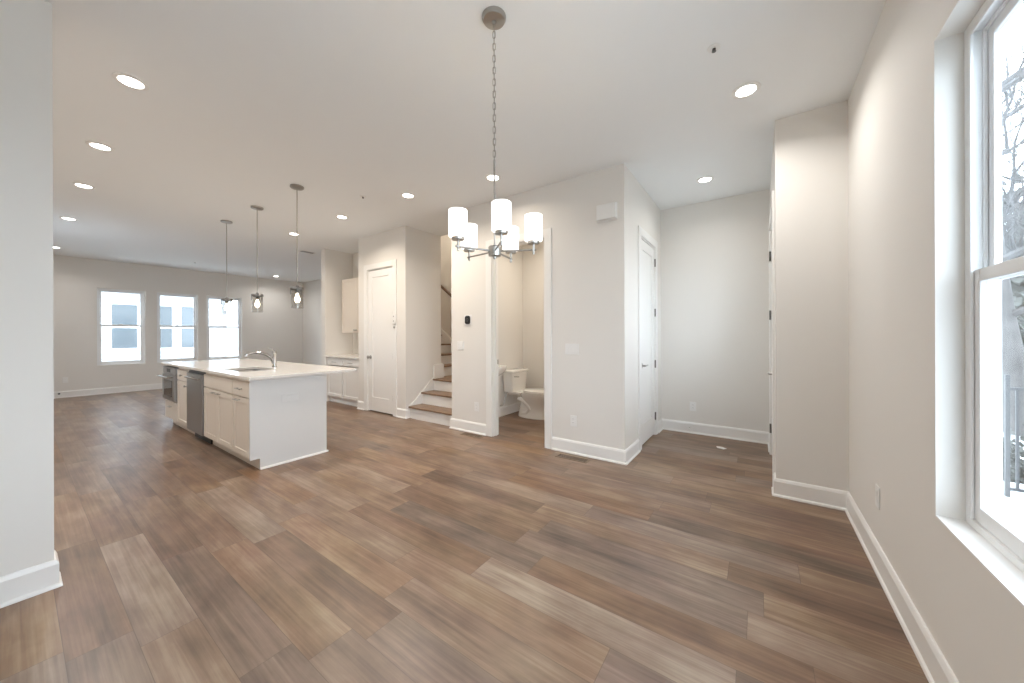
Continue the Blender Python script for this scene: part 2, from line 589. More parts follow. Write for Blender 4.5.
for z in (0.28, 0.97, 1.66, 2.26):
    MB().tube([(W + 0.001, 4.884, z - 0.045), (W + 0.001, 4.884, z + 0.045)], 0.007, 8).build('hinge', M['hinge'], d1, smooth=True)
# closet door (faces -y), door_2
casing_y('trim_3', 1.11, -1, 4.14, 4.84, 2.45)
struct(MB().box(4.14, 4.152, 1.111, 1.229, 0, 2.45).box(4.828, 4.84, 1.111, 1.229, 0, 2.45).box(4.152, 4.828, 1.111, 1.229, 2.438, 2.45).build('trim_4', M['trim']))
d2 = struct(slab_y('door_2', 1.116, 1.151, 4.156, 4.824, 0.018, 2.430, M['door']))
lever(d2, (4.215, 1.116, 0.95), (0, -1, 0), (1, 0, 0))
for z in (0.25, 0.93, 1.60, 2.25):
    MB().tube([(4.828, 1.103, z - 0.05), (4.828, 1.103, z + 0.05)], 0.009, 8).build('hinge', M['hinge'], d2, smooth=True)
# front door (faces +y), door_3, with an unseen lite added to daylight the entry
casing_y('trim_5', -0.115, 1, 3.80, 4.74, 2.44)
struct(MB().box(3.80, 3.812, -0.234, -0.116, 0, 2.44).box(4.728, 4.74, -0.234, -0.116, 0, 2.44).box(3.812, 4.728, -0.234, -0.116, 2.428, 2.44).build('trim_6', M['trim']))
mb = MB()
mb.box(3.816, 3.95, -0.165, -0.121, 0.018, 2.42).box(4.59, 4.724, -0.165, -0.121, 0.018, 2.42)
mb.box(3.95, 4.59, -0.165, -0.121, 0.018, 1.30).box(3.95, 4.59, -0.165, -0.121, 2.27, 2.42)
d3 = struct(mb.build('door_3', M['door'], bevel=0.002))
B(3.95, 4.59, -0.146, -0.142, 1.30, 2.27).build('pane', M['pane'], d3)
lever(d3, (3.885, -0.121, 0.96), (0, 1, 0), (1, 0, 0))
for z in (0.29, 1.52, 2.16):
    MB().tube([(4.731, -0.106, z - 0.05), (4.731, -0.106, z + 0.05)], 0.009, 8).build('hinge', M['hinge'], d3, smooth=True)
# powder-room doorway: casing, jamb lining, strike plate
casing_x('trim_7', W, -1, 2.036, 2.82, 2.45)
tj = struct(MB().box(W + 0.0005, W + 0.1195, 2.036, 2.046, 0, 2.45).box(W + 0.0005, W + 0.1195, 2.81, 2.82, 0, 2.45).box(W + 0.0005, W + 0.1195, 2.046, 2.81, 2.44, 2.45)
            .box(W + 0.05, W + 0.085, 2.80, 2.81, 0, 2.44).build('trim_8', M['trim']))
B(W + 0.086, W + 0.115, 2.806, 2.8105, 0.93, 0.99).build('strike_plate', M['nickel'], tj)

# ------------------------------------------------------------------ windows
def sash(name, axis_y0, axis_y1, x0, x1, z0, z1, fr, parent, rail_b=None, rail_t=None):
    rb = rail_b or fr
    rtp = rail_t or fr
    s = MB()
    s.box(x0, x0 + fr, axis_y0, axis_y1, z0, z1)
    s.box(x1 - fr, x1, axis_y0, axis_y1, z0, z1)
    s.box(x0 + fr, x1 - fr, axis_y0, axis_y1, z0, z0 + rb)
    s.box(x0 + fr, x1 - fr, axis_y0, axis_y1, z1 - rtp, z1)
    o = s.build(name, M['vinyl'], parent, bevel=0.003)
    ym = (axis_y0 + axis_y1) / 2
    B(x0 + fr - 0.004, x1 - fr + 0.004, ym - 0.003, ym + 0.003, z0 + rb - 0.004, z1 - rtp + 0.004).build('pane', M['pane'], o)
    return o

def double_hung(name, x0, x1, z0, z1, yin, s, fr=0.038, zm=None):
    """window filling x0..x1, z0..z1; yin = room side of the frame, s = outward direction (+1/-1)"""
    zm = zm or (z0 + z1) / 2
    D = 0.070
    f = MB()
    a, b = yin, yin + s * D
    f.box(x0, x0 + fr, a, b, z0, z1).box(x1 - fr, x1, a, b, z0, z1).box(x0 + fr, x1 - fr, a, b, z0, z0 + fr).box(x0 + fr, x1 - fr, a, b, z1 - fr, z1)
    # stepped stops that read as lines down each jamb
    for q in (0.0, 0.0325, 0.0615):
        t0, t1 = yin + s * q, yin + s * (q + 0.0085)
        f.box(x0 + fr, x0 + fr + 0.012, t0, t1, z0 + fr, z1 - fr)
        f.box(x1 - fr - 0.012, x1 - fr, t0, t1, z0 + fr, z1 - fr)
        f.box(x0 + fr + 0.012, x1 - fr - 0.012, t0, t1, z1 - fr - 0.012, z1 - fr)
    w_ = struct(f.build(name, M['vinyl'], bevel=0.002))
    i0, i1 = x0 + fr + 0.003, x1 - fr - 0.003
    sash('lower_sash', yin + s * 0.0095, yin + s * 0.0315, i0, i1, z0 + fr, zm + 0.022, 0.042, w_, 0.055, 0.044)
    sash('upper_sash', yin + s * 0.0420, yin + s * 0.0605, i0, i1, zm - 0.022, z1 - fr, 0.040, w_, 0.044, 0.045)
    B((i0 + i1) / 2 - 0.03, (i0 + i1) / 2 + 0.03, yin + s * 0.0105, yin + s * 0.0305, zm + 0.0222, zm + 0.036).build('sash_lock', M['vinyl'], w_)
    return w_
YW = YR - 0.072
double_hung('window_1', 1.02, WX1, WZ0, WZ1, YW, -1, fr=0.03, zm=1.515)
double_hung('window_2', WX0, 0.96, WZ0, WZ1, YW, -1, fr=0.03, zm=1.515)  # unseen second unit, added to bring in more daylight
struct(B(0.96, 1.02, YW - 0.070, YW, WZ0, WZ1).build('trim_9', M['vinyl']))
struct(MB().box(WX0, WX1, YW, YR + 0.001, WZ0 - 0.001, WZ0 + 0.006).build('trim_10', M['trim']))
for n, (a, b) in zip((3, 4, 5), FWIN):
    double_hung('window_%d' % n, a, b, FZ0, FZ1, YF + 0.05, 1, fr=0.028, zm=1.565)

for n, (a, b) in zip((6,), SWIN):  # the added daylight window, turned into the left wall
    w_ = double_hung('window_%d' % n, a, b, 0.645, 2.395, 0.0, 1, fr=0.028, zm=1.515)
    w_.rotation_euler = (0, 0, PI / 2)
    w_.location = (XL - 0.03, 0, 0)

# ------------------------------------------------------------------ staircase
RISE, RUN = 0.19, 0.257
st = thing('staircase', 'white staircase with stained wood treads turning up behind the pantry wall', 'stairs', (4.1, 4.08, 0))
y0, y1 = 3.552, 4.540
for k in range(2):
    xr = 3.62 + RUN * k
    B(xr, xr + RUN, y0, y1, 0.0, RISE * (k + 1) - 0.027).build('riser', M['trim'], st)
    B(xr - 0.028, xr + RUN + 0.001, y0, y1, RISE * (k + 1) - 0.027, RISE * (k + 1)).build('tread', M['tread'], st, bevel=0.008)
xr = 3.62 + RUN * 2
B(xr, XB - 0.002, y0, 4.54, 0.0, RISE * 3 - 0.027).build('riser', M['trim'], st)
B(4.325, XB - 0.002, 4.54, 4.69, 0.0, RISE * 3 - 0.027).build('landing_base', M['trim'], st)
MB().prism([(xr - 0.028, y0), (XB - 0.002, y0), (XB - 0.002, 4.69), (4.325, 4.69), (4.325, 4.54), (xr - 0.028, 4.54)], 'z', RISE * 3 - 0.027, RISE * 3).build('landing', M['tread'], st, bevel=0.006)
for k in range(9):
    yr = 4.69 + RUN * k
    z = RISE * (k + 4)
    B(4.325, XB - 0.02, yr, yr + RUN, z - RISE, z - 0.027).build('riser', M['trim'], st)
    B(4.325, XB - 0.02, yr - 0.028, yr + RUN + 0.001, z - 0.027, z).build('tread', M['tread'], st, bevel=0.008)
# skirt boards
def slope(x):
    return (x - 3.62) / RUN * RISE + RISE
sk = [(3.60, 0.0), (4.15, 0.0), (4.15, slope(4.15) + 0.02), (3.60, 0.142)]
MB().prism([(3.60, 0.0), (4.17, 0.0), (4.17, 0.60), (4.12, 0.585), (3.60, 0.155)], 'y', 4.5405, 4.5595).build('skirt_board', M['trim'], st, bevel=0.002)
sl = RISE / RUN
MB().prism([(4.69 - 0.3, 0.573), (4.69, 0.573), (4.69 + RUN * 9, 0.573 + RISE * 9), (4.69 + RUN * 9, 0.573 + RISE * 9 + 0.33), (4.60, 0.80), (4.69 - 0.3, 0.80)], 'x', XB - 0.0195, XB - 0.001).build('skirt_board', M['trim'], st, bevel=0.002)
# plinth where the skirt meets the wall end
struct(MB().prism([(4.135, 4.515), (4.352, 4.515), (4.352, 4.69), (4.3205, 4.69), (4.3205, 4.5595), (4.135, 4.5595)], 'z', 0.5705, 0.815).build('trim_11', M['trim'], bevel=0.006))
# handrail on the back wall of the upper flight
hr = thing('handrail', 'dark stained wooden handrail on the back wall of the stairs', 'handrail', (XB - 0.07, 4.6, 1.6))
def hz(y):
    return 2.235 + (y - 5.27) * sl
xh = XB - 0.07
mb = MB()
mb.loft([[(xh + dx, y, hz(y) + dz) for dx, dz in ((-0.022, -0.026), (0.022, -0.026), (0.028, 0.0), (0.020, 0.026), (-0.020, 0.026), (-0.028, 0.0))] for y in (4.55, 7.0)])
mb.build('rail', M['rail_wood'], hr, bevel=0.004)
for y in (4.75, 5.7, 6.6):
    MB().tube([(xh, y, hz(y) - 0.027), (xh, y, hz(y) - 0.06), (xh + 0.03, y, hz(y) - 0.085), (XB - 0.001, y, hz(y) - 0.085)], 0.007, 8).build('bracket', M['nickel'], hr, smooth=True)

# ------------------------------------------------------------------ kitchen cabinets
def bar_pull(parent, p, along, n, ln=0.10):
    p = Vector(p); along = Vector(along); n = Vector(n)
    a, b = p - along * ln / 2, p + along * ln / 2
    mb = MB().tube([a - along * 0.012 + n * 0.028, b + along * 0.012 + n * 0.028], 0.0055, 8)
    mb.tube([a + n * 0.0, a + n * 0.028], 0.0045, 8).tube([b + n * 0.0, b + n * 0.028], 0.0045, 8)
    return mb.build('handle', M['nickel'], parent, smooth=True)
def cab_knob(parent, p, n):
    n = Vector(n); u = n.orthogonal().normalized(); v = n.cross(u)
    return MB().ring(p, u, v, [(0, 0), (0.008, 0), (0.006, 0.012), (0.014, 0.018), (0.015, 0.026), (0.009, 0.031), (0, 0.032)], 16).build('knob', M['nickel'], parent, smooth=True)
FX = 1.305                                          # island front
ZT = 0.887
def door_front(name, X, y0, y1, z0, z1, m, parent, fr=0.056):
    mb = MB()
    mb.box(X, X + 0.02, y0, y0 + fr, z0, z1).box(X, X + 0.02, y1 - fr, y1, z0, z1)
    mb.box(X, X + 0.02, y0 + fr, y1 - fr, z0, z0 + fr).box(X, X + 0.02, y0 + fr, y1 - fr, z1 - fr, z1)
    mb.box(X + 0.008, X + 0.02, y0 + fr, y1 - fr, z0 + fr, z1 - fr)
    return mb.build(name, m, parent, bevel=0.0018)
def slab_front(name, X, y0, y1, z0, z1, m, parent):
    return B(X, X + 0.02, y0, y1, z0, z1).build(name, m, parent, bevel=0.003)
def base_body(parent, X, y0, y1, depth, m, ztop=ZT, zbot=0.11):
    t = 0.018
    mb = MB()
    mb.box(X + 0.0205, X + depth, y0, y0 + t, zbot, ztop).box(X + 0.0205, X + depth, y1 - t, y1, zbot, ztop)
    mb.box(X + 0.0205, X + depth, y0 + t, y1 - t, zbot, zbot + t)
    mb.box(X + depth - t, X + depth, y0 + t, y1 - t, zbot + t, ztop)
    # face frame
    mb.box(X + 0.0205, X + 0.0405, y0 + t, y1 - t, ztop - 0.03, ztop)
    mb.box(X + 0.0205, X + 0.0405, y0 + t, y1 - t, ztop - 0.19, ztop - 0.165)
    mb.box(X + 0.0205, X + 0.0405, y0 + t, y0 + t + 0.025, zbot + t, ztop).box(X + 0.0205, X + 0.0405, y1 - t - 0.025, y1 - t, zbot + t, ztop)
    b_ = mb.build('body', m, parent)
    return b_

ISD = 0.64
# 1: narrow cabinet beside the end panel
Y = 4.018
c1 = thing('base_cabinet', 'narrow cream island cabinet with one drawer and door beside the white end panel', 'cabinet', (FX + 0.3, 4.24, 0), 'island cabinets')
base_body(c1, FX, 4.018, 4.468, ISD, M['cabinet'])
B(FX + 0.085, FX + 0.10, 4.018, 4.468, 0.0, 0.1095).build('toe_kick', M['cabinet'], c1)
f = slab_front('drawer', FX, 4.030, 4.462, 0.712, 0.858, M['cabinet'], c1)
bar_pull(f, (FX, 4.246, 0.785), (0, 1, 0), (-1, 0, 0))
f = door_front('door', FX, 4.030, 4.462, 0.122, 0.700, M['cabinet'], c1)
bar_pull(f, (FX, 4.30, 0.672), (0, 1, 0), (-1, 0, 0))
# 2: sink cabinet
c2 = thing('sink_cabinet', 'wide cream island cabinet with two doors and a false drawer front under the sink', 'cabinet', (FX + 0.3, 4.94, 0), 'island cabinets')
base_body(c2, FX, 4.470, 5.418, ISD, M['cabinet'])
B(FX + 0.085, FX + 0.10, 4.470, 5.418, 0.0, 0.1095).build('toe_kick', M['cabinet'], c2)
slab_front('drawer_front', FX, 4.476, 5.410, 0.712, 0.858, M['cabinet'], c2)
f = door_front('door', FX, 4.476, 4.940, 0.122, 0.700, M['cabinet'], c2)
bar_pull(f, (FX, 4.86, 0.672), (0, 1, 0), (-1, 0, 0), 0.06)
f = door_front('door', FX, 4.946, 5.410, 0.122, 0.700, M['cabinet'], c2)
bar_pull(f, (FX, 5.03, 0.672), (0, 1, 0), (-1, 0, 0), 0.06)
# 3: dishwasher
dw = thing('dishwasher', 'stainless steel dishwasher built into the kitchen island', 'dishwasher', (FX + 0.3, 5.75, 0))
B(FX + 0.03, FX + 0.60, 5.424, 6.076, 0.11, 0.868).build('body', M['black'], dw)
B(FX - 0.012, FX + 0.028, 5.428, 6.072, 0.115, 0.84).build('door', M['steel'], dw, bevel=0.004)
B(FX + 0.012, FX + 0.0295, 5.428, 6.072, 0.8405, 0.868).build('control_strip', M['black'], dw)
B(FX + 0.07, FX + 0.085, 5.424, 6.076, 0.0, 0.1095).build('toe_kick', M['black'], dw)
mb = MB().tube([(FX - 0.034, 5.47, 0.79), (FX - 0.034, 6.03, 0.79)], 0.012, 12)
mb.tube([(FX - 0.012, 5.52, 0.79), (FX - 0.034, 5.52, 0.79)], 0.008, 8).tube([(FX - 0.012, 5.98, 0.79), (FX - 0.034, 5.98, 0.79)], 0.008, 8)
mb.build('handle', M['chrome'], dw, smooth=True)
# 4: narrow cabinet between dishwasher and oven
c4 = thing('base_cabinet', 'narrow cream island cabinet between the dishwasher and the small oven', 'cabinet', (FX + 0.3, 6.33, 0), 'island cabinets')
base_body(c4, FX, 6.082, 6.598, ISD, M['cabinet'])
B(FX + 0.085, FX + 0.10, 6.082, 6.598, 0.0, 0.1095).build('toe_kick', M['cabinet'], c4)
f = slab_front('drawer', FX, 6.090, 6.590, 0.712, 0.858, M['cabinet'], c4)
cab_knob(f, (FX, 6.34, 0.785), (-1, 0, 0))
f = door_front('door', FX, 6.090, 6.590, 0.122, 0.700, M['cabinet'], c4)
cab_knob(f, (FX, 6.135, 0.655), (-1, 0, 0))
# 5: oven cabinet with drawer
c5 = thing('oven_cabinet', 'cream cabinet at the far island end with one drawer under the small oven', 'cabinet', (FX + 0.3, 6.92, 0), 'island cabinets')
t = 0.018
mb = MB().box(FX + 0.0205, FX + ISD, 6.602, 6.62, 0.11, ZT).box(FX + 0.0205, FX + ISD, 7.252, 7.27, 0.11, ZT).box(FX + 0.0205, FX + ISD, 6.62, 7.252, 0.11, 0.128)
mb.box(FX + 0.0205, FX + ISD, 6.62, 7.252, 0.375, 0.393).box(FX + ISD - t, FX + ISD, 6.62, 7.252, 0.128, ZT)
mb.build('body', M['cabinet'], c5)
B(FX + 0.085, FX + 0.10, 6.602, 7.27, 0.0, 0.1095).build('toe_kick', M['cabinet'], c5)
f = slab_front('drawer', FX, 6.61, 7.262, 0.122, 0.370, M['cabinet'], c5)
bar_pull(f, (FX, 6.936, 0.30), (0, 1, 0), (-1, 0, 0))
ov = thing('built_in_oven', 'small stainless built-in oven at the far end of the island', 'oven', (FX + 0.25, 6.936, 0.395))
B(FX + 0.012, FX + 0.50, 6.624, 7.248, 0.3945, 0.868).build('body', M['dark_steel'], ov)
B(FX - 0.030, FX + 0.0118, 6.612, 7.262, 0.40, 0.765).build('door', M['steel'], ov, bevel=0.004)
B(FX - 0.0335, FX - 0.0302, 6.72, 7.155, 0.455, 0.685).build('window', M['dark_glass'], ov)
B(FX - 0.022, FX + 0.0118, 6.612, 7.262, 0.770, 0.868).build('control_panel', M['steel'], ov, bevel=0.003)
B(FX - 0.0245, FX - 0.0222, 6.84, 7.04, 0.795, 0.845).build('display', M['black'], ov)
mb = MB().tube([(FX - 0.085, 6.65, 0.735), (FX - 0.085, 7.225, 0.735)], 0.012, 12)
mb.tube([(FX - 0.030, 6.68, 0.735), (FX - 0.085, 6.68, 0.735)], 0.008, 8).tube([(FX - 0.030, 7.19, 0.735), (FX - 0.085, 7.19, 0.735)], 0.008, 8)
mb.build('handle', M['chrome'], ov, smooth=True)
# end panel with toe notch and base shoe
ep = thing('kitchen_island', 'plain white panelling closing the near end and stool side of the kitchen island', 'island panelling', (1.68, 4.006, 0))
MB().prism([(FX, 0.11), (FX + 0.083, 0.11), (FX + 0.083, 0.0), (2.035, 0.0), (2.035, ZT), (FX, ZT)], 'y', 3.997, 4.016).build('end_panel', M['panel'], ep)
MB().box(FX + ISD + 0.001, 2.035, 4.0165, 7.27, 0.0, ZT).build('back_panel', M['panel'], ep)
mb = MB().prism([(3.997, 0), (3.983, 0), (3.983, 0.010), (3.990, 0.019), (3.997, 0.019)], 'x', FX + 0.083, 2.049)
mb.prism([(2.035, 0), (2.049, 0), (2.049, 0.010), (2.042, 0.019), (2.035, 0.019)], 'y', 3.983, 7.27)
mb.build('shoe_molding', M['trim'], ep)
# worktop with sink cut-out
CX0, CX1, CY0, CY1, CZ0, CZ1 = 1.283, 2.36, 3.935, 7.36, 0.8885, 0.918
SX0, SX1, SY0, SY1 = 1.43, 1.80, 4.62, 5.28
def rrect(x0, x1, y0, y1, r, n=6):
    p = []
    for cx_, cy_, a0 in ((x1 - r, y1 - r, 0), (x0 + r, y1 - r, 90), (x0 + r, y0 + r, 180), (x1 - r, y0 + r, 270)):
        for i in range(n + 1):
            a = math.radians(a0 + 90 * i / n)
            p.append((cx_ + r * math.cos(a), cy_ + r * math.sin(a)))
    return p
mb = MB()
inner = rrect(SX0, SX1, SY0, SY1, 0.05)
def outer_pt(p):
    mxx, mxy = (SX0 + SX1) / 2, (SY0 + SY1) / 2
    dx, dy = p[0] - mxx, p[1] - mxy
    ts = []
    if dx > 1e-9: ts.append((CX1 - mxx) / dx)
    if dx < -1e-9: ts.append((CX0 - mxx) / dx)
    if dy > 1e-9: ts.append((CY1 - mxy) / dy)
    if dy < -1e-9: ts.append((CY0 - mxy) / dy)
    tt = min(ts)
    return (mxx + dx * tt, mxy + dy * tt)
# insert the corner directions so the outside stays rectangular
mxx, mxy = (SX0 + SX1) / 2, (SY0 + SY1) / 2
extra = []
for cx_, cy_ in ((CX1, CY1), (CX0, CY1), (CX0, CY0), (CX1, CY0)):
    best = None
    d = Vector((cx_ - mxx, cy_ - mxy))
    n = len(inner)
    for i in range(n):
        a, b_ = Vector(inner[i]) - Vector((mxx, mxy)), Vector(inner[(i + 1) % n]) - Vector((mxx, mxy))
        den = d.x * (b_.y - a.y) - d.y * (b_.x - a.x)
        if abs(den) < 1e-12: continue
        s_ = (a.x * (b_.y - a.y) - a.y * (b_.x - a.x)) / den
        u_ = (a.x * d.y - a.y * d.x) / den
        if s_ > 0 and -1e-9 <= u_ <= 1 + 1e-9:
            best = (i, (mxx + d.x * s_, mxy + d.y * s_), (cx_, cy_))
            break
    extra.append(best)
pin, pout = [], []
for i, p in enumerate(inner):
    pin.append(p); pout.append(outer_pt(p))
    for ex in extra:
        if ex and ex[0] == i:
            pin.append(ex[1]); pout.append(ex[2])
bm_ = mb.bm
rows = [[bm_.verts.new((p[0], p[1], z)) for p in pp] for pp, z in ((pin, CZ0), (pin, CZ1), (pout, CZ1), (pout, CZ0))]
n = len(pin)
for r_ in range(4):
    A_, B_ = rows[r_], rows[(r_ + 1) % 4]
    for k in range(n):
        bm_.faces.new((A_[k], A_[(k + 1) % n], B_[(k + 1) % n], B_[k]))
ct = mb.build('worktop', M['quartz'], bevel=0.003)
tag(ct, 'pale quartz worktop covering the kitchen island and overhanging its stool side', 'worktop')
# undermount sink
mb = MB()
lo = []
for (g, z) in ((0.012, 0.8855), (-0.002, 0.8855), (-0.004, 0.72), (-0.03, 0.69), (-0.14, 0.685)):
    lo.append([(p[0], p[1], z) for p in rrect(SX0 - g, SX1 + g, SY0 - g, SY1 + g, max(0.02, 0.05 + g))])
mb.loft(lo, cap=False)
mb.bm.faces.new([mb.bm.verts.new(p) for p in lo[-1]])
bmesh.ops.remove_doubles(mb.bm, verts=mb.bm.verts[:], dist=1e-5)
sk_ = mb.build('sink', M['dark_steel'], smooth=True)
tag(sk_, 'undermount stainless steel sink sunk in the island worktop', 'sink')
sm = sk_.modifiers.new('thick', 'SOLIDIFY'); sm.thickness = 0.002; sm.offset = 1
MB().lathe(((SX0 + SX1) / 2, (SY0 + SY1) / 2, 0.6855), [(0, 0.001), (0.02, 0.001), (0.04, 0.003), (0.042, 0.0005)], 24).build('drain', M['chrome'], sk_, smooth=True)
# faucet
fx, fy = 1.885, 4.97
fa = thing('faucet', 'chrome pull-out faucet with a low arched spout behind the island sink', 'faucet', (fx, fy, CZ1))
MB().lathe((fx, fy, CZ1 + 0.0005), [(0, 0), (0.030, 0), (0.030, 0.006), (0.024, 0.012), (0.022, 0.16), (0.024, 0.165), (0.024, 0.195), (0.016, 0.205), (0, 0.206)], 24).build('body', M['chrome'], fa, smooth=True)
pts = []
for i in range(13):
    a = i / 12
    ang = math.radians(-8 + 108 * a)
    pts.append((fx - 0.015 - 0.21 * (1 - math.cos(math.radians(96 * a))) * 0.98, fy, CZ1 + 0.045 + 0.145 * math.sin(math.radians(100 * a))))
MB().tube(pts, [0.016] * 6 + [0.0145] * 7, 12).build('spout', M['chrome'], fa, smooth=True)
tip = Vector(pts[-1])
MB().tube([tip + Vector((0.01, 0, 0.001)), tip + Vector((-0.03, 0, -0.004)), tip + Vector((-0.055, 0, -0.022)), tip + Vector((-0.06, 0, -0.034))], [0.0155, 0.019, 0.02, 0.018], 12).build('spray_head', M['chrome'], fa, smooth=True)
MB().tube([(fx, fy, CZ1 + 0.2), (fx - 0.012, fy + 0.02, CZ1 + 0.222), (fx - 0.03, fy + 0.075, CZ1 + 0.238)], [0.012, 0.009, 0.007], 10).build('lever', M['chrome'], fa, smooth=True)

# alcove base cabinet + worktop + wall cabinet (faces -x)
KX = 3.60
kb = thing('base_cabinet', 'white alcove base cabinet with two drawers over two doors beside the pantry', 'cabinet', (KX + 0.3, 6.46, 0))
ka, kz = 5.885, 7.045
base_body(kb, KX, ka, kz, 0.545, M['cabinet_white'], ztop=0.884)
B(KX + 0.065, KX + 0.08, ka, kz, 0.0, 0.1095).build('toe_kick', M['cabinet_white'], kb)
MB().prism([(KX + 0.065, 0), (KX + 0.05, 0), (KX + 0.05, 0.012), (KX + 0.058, 0.02), (KX + 0.065, 0.02)], 'y', ka, kz).build('shoe_molding', M['trim'], kb)
km = (ka + kz) / 2 + 0.0
for a, b_ in ((ka + 0.03, km - 0.012), (km + 0.012, kz - 0.012)):
    f = slab_front('drawer', KX, a, b_, 0.735, 0.868, M['cabinet_white'], kb)
    bar_pull(f, (KX, (a + b_) / 2, 0.80), (0, 1, 0), (-1, 0, 0))
    f = door_front('door', KX, a, b_, 0.122, 0.722, M['cabinet_white'], kb)
    bar_pull(f, (KX, a + 0.10, 0.69), (0, 1, 0), (-1, 0, 0), 0.07)
tag(B(KX - 0.025, 4.148, ka - 0.005, 7.052, 0.8855, 0.922).build('worktop', M['quartz'], bevel=0.003), 'pale quartz worktop on the alcove cabinet beside the pantry', 'worktop')
ub = thing('wall_cabinet', 'cream wall-hung cabinet high in the alcove beside the pantry', 'cabinet', (3.97, 6.36, 1.37))
B(3.841, 4.148, 5.885, 6.88, 1.37, 2.44).build('body', M['cabinet'], ub)
for a, b_, hy in ((5.888, 6.380, 6.35), (6.384, 6.877, 6.42)):
    f = door_front('door', 3.82, a, b_, 1.373, 2.437, M['cabinet'], ub)
    cab_knob(f, (3.82, hy, 1.42), (-1, 0, 0))

# ------------------------------------------------------------------ chandelier
cx0, cy0 = 1.514, 1.178
ch = thing('chandelier', 'brushed nickel chandelier with five lit white cylinder shades hanging on a chain', 'chandelier', (cx0, cy0, H))
MB().lathe((cx0, cy0, 0), [(0, H), (0.066, H), (0.066, H - 0.008), (0.058, H - 0.022), (0.014, H - 0.028), (0.010, H - 0.045), (0, H - 0.046)], 32).build('canopy', M['nickel'], ch, smooth=True)
mb = MB()                                         # chain links, alternately turned
z = H - 0.045
k = 0
LL, LWd, wr = 0.040, 0.0075, 0.0017
while z - LL > 2.22:
    ring = []
    for i in range(17):
        a = 2 * PI * i / 16
        lx = LWd * math.cos(a)
        lz = (LL / 2 - LWd) * (1 if math.sin(a) > 0.01 else -1 if math.sin(a) < -0.01 else 0) + LWd * math.sin(a)
        d = (math.cos(k * PI / 2 + 0.5), math.sin(k * PI / 2 + 0.5))
        ring.append((cx0 + d[0] * lx, cy0 + d[1] * lx, z - LL / 2 + lz))
    mb.tube(ring, wr, 6, cap=False)
    z -= LL - 2.2 * wr * 2
    k += 1
mb.tube([(cx0 + 0.004 * math.sin(i * 1.3), cy0 + 0.004 * math.cos(i * 1.3), H - 0.05 - i * (H - 0.05 - 2.2) / 30) for i in range(31)], 0.0015, 6)
mb.build('chain', M['nickel'], ch, smooth=True)
hz_ = 1.770
MB().tube([(cx0, cy0, z + 0.012), (cx0, cy0, hz_ + 0.03)], 0.0055, 10).build('rod', M['nickel'], ch, smooth=True)
MB().lathe((cx0, cy0, hz_), [(0, -0.045), (0.008, -0.042), (0.010, -0.030), (0.034, -0.027), (0.036, 0.020), (0.030, 0.027), (0.010, 0.032), (0, 0.034)], 28).build('hub', M['nickel'], ch, smooth=True)
base_dir = math.atan2(-fw.y, -fw.x) + 0.205
RR = 0.212
for k in range(5):
    a = base_dir + 2 * PI * k / 5
    d = Vector((math.cos(a), math.sin(a), 0))
    c = Vector((cx0, cy0, hz_))
    e_ = c + d * RR
    arm = MB().tube([c + d * 0.030, c + d * (RR + 0.014)], 0.0050, 10)
    arm.tube([e_ - up * 0.022, e_ + up * 0.034], 0.0062, 10)
    am = arm.build('arm', M['nickel'], ch, smooth=True)
    MB().lathe(e_ + up * 0.034, [(0, 0), (0.032, 0), (0.033, 0.012), (0.018, 0.014), (0.016, 0.05), (0, 0.05)], 24).build('socket', M['nickel'], am, smooth=True)
    MB().lathe(e_ + up * 0.0475, [(0.030, 0.0), (0.044, 0.0), (0.0485, 0.004), (0.0485, 0.138), (0.0460, 0.138), (0.0460, 0.005), (0.030, 0.003)], 32, closed=True).build('shade', M['opal'], am, smooth=True)
    MB().lathe(e_ + up * 0.084, [(0, 0), (0.013, 0.002), (0.027, 0.035), (0.024, 0.055), (0, 0.068)], 16).build('bulb', M['bulb'], am, smooth=True)

# ------------------------------------------------------------------ pendants over the island
def make_pendant(x, y, label):
    p = thing('pendant_light', label, 'pendant light', (x, y, H), 'pendants over the island')
    MB().lathe((x, y, 0), [(0, H), (0.072, H), (0.072, H - 0.016), (0.066, H - 0.022), (0.012, H - 0.026), (0, H - 0.03)], 32).build('canopy', M['nickel'], p, smooth=True)
    MB().tube([(x, y, H - 0.028), (x, y, 1.895)], 0.0052, 10).build('rod', M['nickel'], p, smooth=True)
    MB().lathe((x, y, 1.862), [(0, 0.036), (0.014, 0.034), (0.018, 0.016), (0.066, 0.014), (0.070, 0.008), (0.070, -0.016), (0.064, -0.016), (0.064, -0.002), (0.020, -0.004), (0.018, -0.055), (0, -0.056)], 32).build('cap', M['dark_steel'], p, smooth=True)
    for k in range(3):
        a = 0.5 + 2 * PI * k / 3
        MB().tube([(x + 0.0665 * math.cos(a), y + 0.0665 * math.sin(a), 1.846), (x + 0.0665 * math.cos(a), y + 0.0665 * math.sin(a), 1.79)], 0.004, 8).build('clip', M['dark_steel'], p, smooth=True)
    MB().lathe((x, y, 0), [(0.062, 1.860), (0.062, 1.632), (0.059, 1.632), (0.059, 1.860)], 32, closed=True).build('shade', M['shade_glass'], p, smooth=True)
    b_ = MB().lathe((x, y, 1.806), [(0, 0), (0.013, -0.004), (0.016, -0.03), (0.029, -0.062), (0.029, -0.082), (0.018, -0.102), (0, -0.108)], 20).build('bulb', M['bulb'], p, smooth=True)
    return p
make_pendant(1.902, 4.39, 'clear glass cylinder pendant over the sink half of the island, nearest the camera')
make_pendant(1.898, 5.54, 'clear glass cylinder pendant hanging in the middle of the three over the island')
make_pendant(1.862, 6.59, 'clear glass cylinder pendant over the oven end of the island, hanging before a window')

